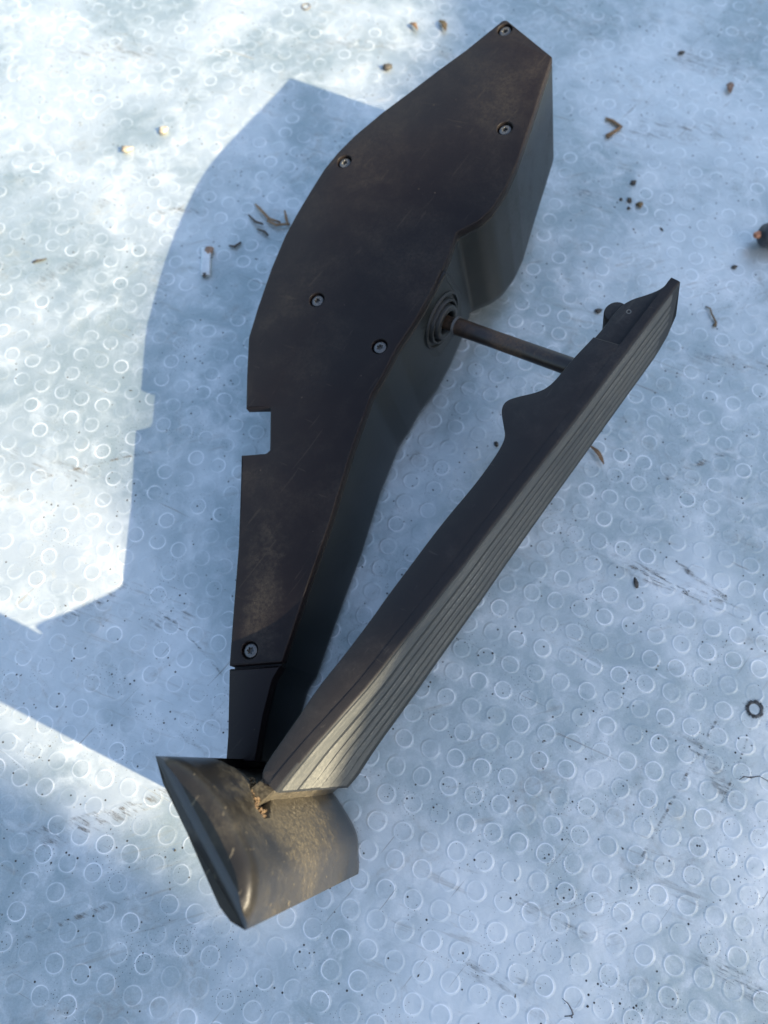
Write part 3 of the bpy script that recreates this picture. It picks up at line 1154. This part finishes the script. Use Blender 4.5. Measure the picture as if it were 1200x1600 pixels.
def foot_loops():
    loops = []
    steps = [(0.0, 4.6), (0.15, 3.6), (0.6, 2.3), (1.5, 1.1), (2.8, 0.35), (4.4, 0.0)]
    fa, fb = floor_side[0], floor_side[6]
    fdir = (fb - fa).normalized()
    fn = Vector((fdir.y, -fdir.x))
    steps += [(5 + 1.0 * k, 0.0) for k in range(0, 112)]
    base_in = {}
    for d, s in steps:
        if s not in base_in:
            lst = []
            for i, p in enumerate(prof):
                dist = abs((p - fa).dot(fn))
                sgn = 1 if (p - fa).dot(fn) > 0 else -1
                q = p - fn * sgn * min(s, 0.62 * dist) if i >= nfl else p.copy()
                back = max(0.0, (q - fa).dot(fdir) - ((fb - fa).length - 0.9 * s))
                lst.append(q - fdir * back * 0.8)
            base_in[s] = lst
        row = []
        for i, p in enumerate(base_in[s]):
            k = i - nfl
            dd = d
            if i < nfl:
                p = RIM[i + 1]
                dd = max(d, RIM_D)
            else:
                # both ends of the crown run down to the rim
                near_f = max(0.0, 1 - k / 7.0)
                near_b = max(0.0, 1 - (NO - k) / 7.0)
                p = p.lerp(RIM[6], near_f * near_f * max(0.0, 1 - d / 30.0)) if near_f > 0 else p
                p = p.lerp(RIM[0], near_b * near_b * max(0.0, 1 - d / 30.0)) if near_b > 0 else p
                dd = max(d, RIM_D * max(near_f, near_b) ** 1.5)
            top = Vector((p.x, p.y, FZ))
            P = top + W * dd
            if 4 < k < NO - 1 and d > 5:
                e = slot_edge(p.y) + 1.1 * noise.noise(Vector((p.y * 0.9, 3.0, 1.0))) + 0.5 * noise.noise(Vector((p.y * 3, 1, 1)))
                depth = max(0.0, min(1.0, (d - e) / 0.8))
                ylow = min(-46.5, -55.2 + max(0.0, d - 27.0) * 0.5)
                if p.y < ylow:
                    depth = 0.0
                near = max(0.0, 1 - abs(p.y + 49) / 9)
                if depth > 0:
                    P = P + Vector((-0.78, -0.45, 0)) * 6.5 * depth * max(0.0, min(1.0, (p.y - ylow) / 1.2))
            lift = world_z(P)
            if lift < 9.0 and k >= 0:
                q = max(0.0, 1 - max(lift, 0.0) / 9.0) * min(1.0, k / 10.0)
                P = P + Vector((-0.75, 0.3, 0)) * 3.0 * q * q
            row.append(clamp_ground(P, top, 0.5))
        loops.append(row)
    return loops


v, f = loft(foot_loops())
foot = link_mesh("floor_foot", v, f, M['foot'], module, auto=math.radians(40))
tag(foot, "rounded dusty foot flange at the hinge end, golden with dry dirt")

# dry soil packed in the hinge opening
rs = random.Random(31)
DV, DF = [], []
for k in range(170):
    y = rs.uniform(-55.5, -44.0)
    d = slot_edge(y) + abs(rs.gauss(0, 2.4)) + 0.3
    q = min(outer, key=lambda c: abs(c.y - y))
    c = Vector((q.x, y, FZ)) + W * d + Vector((-0.78, -0.45, 0)) * rs.uniform(0.2, 2.8)
    r = rs.uniform(0.25, 0.85)
    b = len(DV)
    rot = Matrix.Rotation(rs.uniform(0, 6), 3, 'X') @ Matrix.Rotation(rs.uniform(0, 6), 3, 'Z')
    for p in ((1, 0, 0), (-1, 0, 0), (0, 1, 0), (0, -1, 0), (0, 0, 1), (0, 0, -1)):
        DV.append(tuple(c + rot @ (Vector(p) * r * rs.uniform(0.6, 1.2))))
    for t in ((0, 2, 4), (2, 1, 4), (1, 3, 4), (3, 0, 4), (2, 0, 5), (1, 2, 5), (3, 1, 5), (0, 3, 5)):
        DF.append(tuple(b + i for i in t))
so = link_mesh("packed_soil", DV, DF, M['soil'], module)
so["kind"] = "stuff"
tag(so, "crumbs of brown soil stuck in the hinge gap")


# ------------------------------------------------------------------ loose things on the film
def lump(rs_, sx, sy, sz, n=2):
    bm = bmesh.new()
    bmesh.ops.create_icosphere(bm, subdivisions=n, radius=1.0)
    o_ = Vector((rs_.uniform(0, 50), 0, 0))
    for vv in bm.verts:
        k = 1 + 0.7 * noise.noise(vv.co * 1.4 + o_) + 0.3 * noise.noise(vv.co * 3.5 + o_)
        vv.co = Vector((vv.co.x * sx * k, vv.co.y * sy * k, vv.co.z * sz * k))
    vs = [tuple(vv.co) for vv in bm.verts]
    fs = [tuple(a.index for a in ff.verts) for ff in bm.faces]
    bm.free()
    return vs, fs


def place(o_, x, y, dz=0.0, rz=0.0):
    o_.location = (x * MM, y * MM, (film_h(x, y) + dz) * MM)
    o_.rotation_euler = (0, 0, rz)
    return o_


def crumb(name, x, y, s, mat, label, cat, rz=0.0, group=None, seed=1):
    v_, f_ = lump(random.Random(seed), *s)
    o_ = link_mesh(name, v_, f_, M[mat], smooth=True)
    place(o_, x, y, s[2] * 0.75, rz)
    return tag(o_, label, cat, group)


# bent straw
v, f = tube([(-7.6, 6.5, 0.9), (-4, 4.6, 1.0), (0.2, 0, 1.1), (-4.0, -3.2, 1.0), (-8.0, -6.2, 0.9)], [0.7, 0.95, 1.0, 0.85, 1.3], 10)
tag(place(link_mesh("straw", v, f, M['straw'], smooth=True), 123.8, 335.6), "brown dry straw bent into a V on the film", "straw")
# curled straw near the tip
v, f = tube([(-2.2, 6.0, 0.6), (-0.3, 4.3, 1.1), (-0.2, 1.0, 1.4), (1.6, -3.5, 0.8), (0.6, -5.2, 0.6)], [0.3, 0.42, 0.45, 0.5, 1.1], 8)
tag(place(link_mesh("stalk", v, f, M['leaf'], smooth=True), 155.9, 214.8), "thin curled dark stalk right of the pedal tip", "stalk")


def scrap(name, x, y, ln, wd, rz, mat, label, cat, seed):
    """small curled leaf or bark scrap with thickness"""
    rs_ = random.Random(seed)
    n = 8
    loops = []
    for i in range(n + 1):
        t = i / n
        w = wd * (math.sin(math.pi * min(0.97, max(0.06, t))) ** 0.7) * (1 + 0.2 * rs_.uniform(-1, 1))
        z = 0.5 + 1.1 * math.sin(t * 2.6) + 0.2 * rs_.random()
        x0 = (t - 0.5) * ln
        c = 0.6 * math.sin(t * 4)
        loops.append([(x0, c - w, z + 0.5), (x0, c, z), (x0, c + w, z + 0.7), (x0, c + w * 0.95, z + 0.25), (x0, c, z - 0.4), (x0, c - w * 0.95, z + 0.1)])
    v_, f_ = loft(loops)
    o_ = link_mesh(name, v_, f_, M[mat], smooth=True)
    place(o_, x, y, 0.2, rz)
    return tag(o_, label, cat)


scrap("leaf_scrap", 29.0, 413.5, 9.5, 1.7, -1.1, 'leaf', "dark green-brown leaf scrap left of the housing's tip", "leaf", 3)
scrap("leaf_scrap", 12.3, 413.0, 7.5, 1.2, -0.9, 'straw', "pale tan leaf scrap further left of the housing's tip", "leaf", 4)
scrap("bark_scrap", 187.4, 363.0, 7.0, 1.9, 1.4, 'brown', "reddish brown bark scrap in the upper right corner", "bark", 5)
crumb("dark_clod", -3.3, 382.6, (3.0, 2.0, 1.3), 'grit', "black clod of dirt above the housing's left shoulder", "dirt", 0.5, seed=2)
crumb("dark_clod", 47.0, 147.0, (1.0, 1.4, 0.8), 'grit', "small black clod in the gap between housing and pedal", "dirt", 0.4, seed=3)
for k, (x, y, s, lab) in enumerate(((126.6, 298.0, 1.6, "topmost dark grain of the cluster below the bent straw"),
                                    (123.4, 286.6, 1.5, "middle dark grain of the cluster below the bent straw"),
                                    (128.4, 283.6, 1.9, "largest brownish grain of the cluster below the bent straw"),
                                    (119.2, 287.4, 0.9, "leftmost tiny grain of the cluster below the bent straw"),
                                    (122.6, 281.6, 1.0, "lowest tiny grain of the cluster below the bent straw"))):
    crumb("dirt_grain", x, y, (s, s * 0.85, s * 0.6), 'grit' if k != 2 else 'leaf', lab, "grain", rnd.uniform(0, 3),
          "dark grains below the bent straw", seed=20 + k)
crumb("dirt_grain", 100.9, 218.8, (1.9, 1.2, 0.9), 'grit', "dark grain left of the pedal's pointed tip", "grain", 0.2, seed=31)
crumb("dirt_grain", 171.5, 244.0, (1.3, 1.2, 0.8), 'grit', "dark grain just below the black cable end", "grain", 0.2, seed=32)
crumb("dirt_grain", 164.0, 390.5, (2.0, 1.1, 0.9), 'grit', "dark oval grain near the reddish bark scrap", "grain", 0.2, seed=33)
crumb("dirt_grain", 104.0, 80.6, (0.9, 2.2, 0.7), 'grit', "narrow dark grain beside the pedal's ribbed face", "grain", 0.1, seed=34)
scrap("root_scrap", 92.6, 141.0, 11.0, 1.0, -1.0, 'straw', "brown root scrap poking out behind the pedal's right edge", "root", 6)
# pale chip in the shadow
bm = bmesh.new()
bmesh.ops.create_cube(bm, size=1.0)
bmesh.ops.subdivide_edges(bm, edges=bm.edges, cuts=4, use_grid_fill=True)
for vv in bm.verts:
    q = vv.co.copy()
    vv.co = Vector((q.x * 4.6 * (1 + 0.25 * noise.noise(q * 3)), q.y * 17 * (1 + 0.1 * noise.noise(q * 4)), (q.z + 0.5) * 1.9 + 0.4 * noise.noise(q * 2.5)))
cv = [tuple(vv.co) for vv in bm.verts]
cf = [tuple(a.index for a in ff.verts) for ff in bm.faces]
bm.free()
chip = tag(place(link_mesh("plastic_chip", cv, cf, M['chip'], smooth=True), -96.0, 250.0, 0.1, 0.06),
           "pale blue-white plastic chip lying in the housing's shadow", "chip")
v, f = lump(random.Random(8), 2.0, 2.4, 1.4)
o = link_mesh("dark_stain", [(a + 1.6, b + 6.8, c + 1.5) for a, b, c in v], f, M['brown'], chip, smooth=True)
v, f = lump(random.Random(9), 1.6, 1.0, 0.8)
o = link_mesh("dark_stain", [(a - 0.3, b - 8.2, c + 1.2) for a, b, c in v], f, M['grit'], chip, smooth=True)
# root tuft
tuft = bpy.data.objects.new("root_tuft", None)
col.objects.link(tuft)
tuft.location = (-63 * MM, 272 * MM, 0)
tag(tuft, "tuft of dark dry rootlets beside the housing's left edge", "roots")
for k, pts in enumerate((((-10, 14, 1), (-7, 10, 2), (-2, 4, 1.4), (4, 2, 1)), ((-13, 7, 1), (-9, 2, 1.6), (-5, 1, 1.0)),
                         ((6, 9, 1.6), (7, 4, 1.8), (8, 0, 1.0)), ((-8, -2, 0.7), (-4, -4, 1.2), (-2, -6, 0.8)),
                         ((-3, 3, 1.2), (2, 0, 1.5), (9, 1, 0.8)), ((-22, -12, 0.6), (-19, -13, 0.9), (-16, -10, 0.5)))):
    v, f = tube(pts, [0.45] + [0.8] * (len(pts) - 2) + [0.5], 8)
    link_mesh("rootlet", v, f, M['grit' if k % 2 else 'straw'], tuft, smooth=True)
# lit crumbs on the left
crumb("pale_crumb", -126.9, 337.5, (2.5, 2.2, 1.5), 'pale', "pale crumb on the bright film, right one of the pair", "crumb", 0.3, seed=41)
crumb("pale_crumb", -145.6, 325.0, (3.3, 2.0, 1.4), 'pale', "larger pale crumb on the bright film, left one of the pair", "crumb", 0.3, seed=42)
v, f = tube([(-3, -0.8, 0.4), (-0.5, 0.2, 0.6), (1.6, 0.6, 0.5), (4, 1.6, 0.4)], [0.4, 0.7, 0.5, 0.2], 8)
tag(place(link_mesh("splinter", v, f, M['grit'], smooth=True), -183.0, 252.0), "thin dark splinter near the left edge of the picture", "splinter")


# scorched holes: charred ragged rings melted into the film
def scorch(x, y, r, lab, rag, seed):
    rs_ = random.Random(seed)
    n = 44
    prof_ = ((0.80, 0.03), (0.86, 0.4), (0.95, 0.55), (1.05, 0.3), (1.12, 0.03))
    loops = []
    for i, (k, z) in enumerate(prof_):
        lp_ = []
        for j in range(n):
            a = 2 * math.pi * j / n
            rr_ = r * k * (1 + 0.05 * noise.noise(Vector((math.cos(a) * 2, math.sin(a) * 2, seed))))
            if i == 4:
                rr_ *= 1 + rag * rs_.uniform(-0.05, 0.3)
            lp_.append((rr_ * math.cos(a), rr_ * math.sin(a), z + 0.05))
        loops.append(lp_)
    v_, f_ = loft(loops, False, False)
    o_ = link_mesh("scorched_ring", v_, f_, M['char'], smooth=True)
    place(o_, x, y, 0.12)
    tag(o_, lab, "scorch mark")
    # bristles of melted film
    if rag > 0.5:
        BV, BF = [], []
        for j in range(110):
            a = 2 * math.pi * j / 110 + rs_.uniform(-0.05, 0.05)
            r0, r1 = r * 0.95, r * rs_.uniform(1.2, 1.75)
            b = a + 0.5
            p0 = Vector((r0 * math.cos(a), r0 * math.sin(a), 0.6))
            p1 = Vector((r1 * math.cos(b - 0.3), r1 * math.sin(b - 0.3), 0.15))
            s = (p1 - p0).cross(Vector((0, 0, 1))).normalized() * 0.11
            k = len(BV)
            BV += [tuple(p0 + s), tuple(p0 - s), tuple(p0 + Vector((0, 0, 0.2))), tuple(p1)]
            BF += [(k, k + 1, k + 3), (k + 1, k + 2, k + 3), (k + 2, k, k + 3), (k, k + 2, k + 1)]
        bo = link_mesh("bristles", BV, BF, M['char'], o_)
        bo["kind"] = "stuff"
    return o_


scorch(146.4, 27.6, 2.7, "charred round burn hole with bristly edge at the right side of the film", 1.0, 5)
scorch(-51.4, 432.0, 2.5, "small charred ring at the top edge of the film", 0.2, 6)


# cut and creases in the film
def crease_line(x, y, pts, rad, mat, lab, cat):
    v_, f_ = tube([(a, b, 0.12) for a, b in pts], rad, 6)
    o_ = link_mesh("film_cut" if mat == 'char' else "film_scratch", v_, f_, M[mat], smooth=True)
    place(o_, x, y, 0.05)
    return tag(o_, lab, cat)


crease_line(61.5, -78.0, ((-1.6, 3.2), (0.4, 1.6), (1.6, -0.4), (2.0, -1.8), (1.2, -2.3), (-1.2, -2.4)), [0.06, 0.2, 0.28, 0.3, 0.25, 0.12],
            'char', "small hooked black cut in the film at the bottom edge", "cut")
crease_line(141.0, 1.0, ((-5.0, -0.6), (-3.0, 0.6), (-0.5, 0.2), (3.0, 0.8), (6, -1.0), (8.5, -3.0)), [0.1, 0.2, 0.3, 0.16, 0.16, 0.1],
            'char', "thin black crack in the film near the right edge", "cut")

# cable end at the right edge
cb = bpy.data.objects.new("cable", None)
col.objects.link(cb)
cb.location = (184.5 * MM, 258.0 * MM, 0)
tag(cb, "black cable end with bare copper core at the right edge", "cable")
v, f = tube([(-0.8, 0, 6.3), (0.6, 0, 6.3), (2.5, 0.2, 6.2), (30, 2, 6), (70, 9, 6), (130, 26, 6), (190, 50, 6)], [3.6, 5.2, 5.9, 6.0, 6.0, 6.0, 6.0], 22)
link_mesh("sheath", v, f, M['cable'], cb, auto=math.radians(50))
v, f = tube([(4, 0.3, 6.3), (-2.0, 0.4, 6.3), (-3.6, 0.3, 6.1)], [2.0, 1.9, 1.2], 12)
link_mesh("copper_core", v, f, M['copper'], cb, smooth=True)
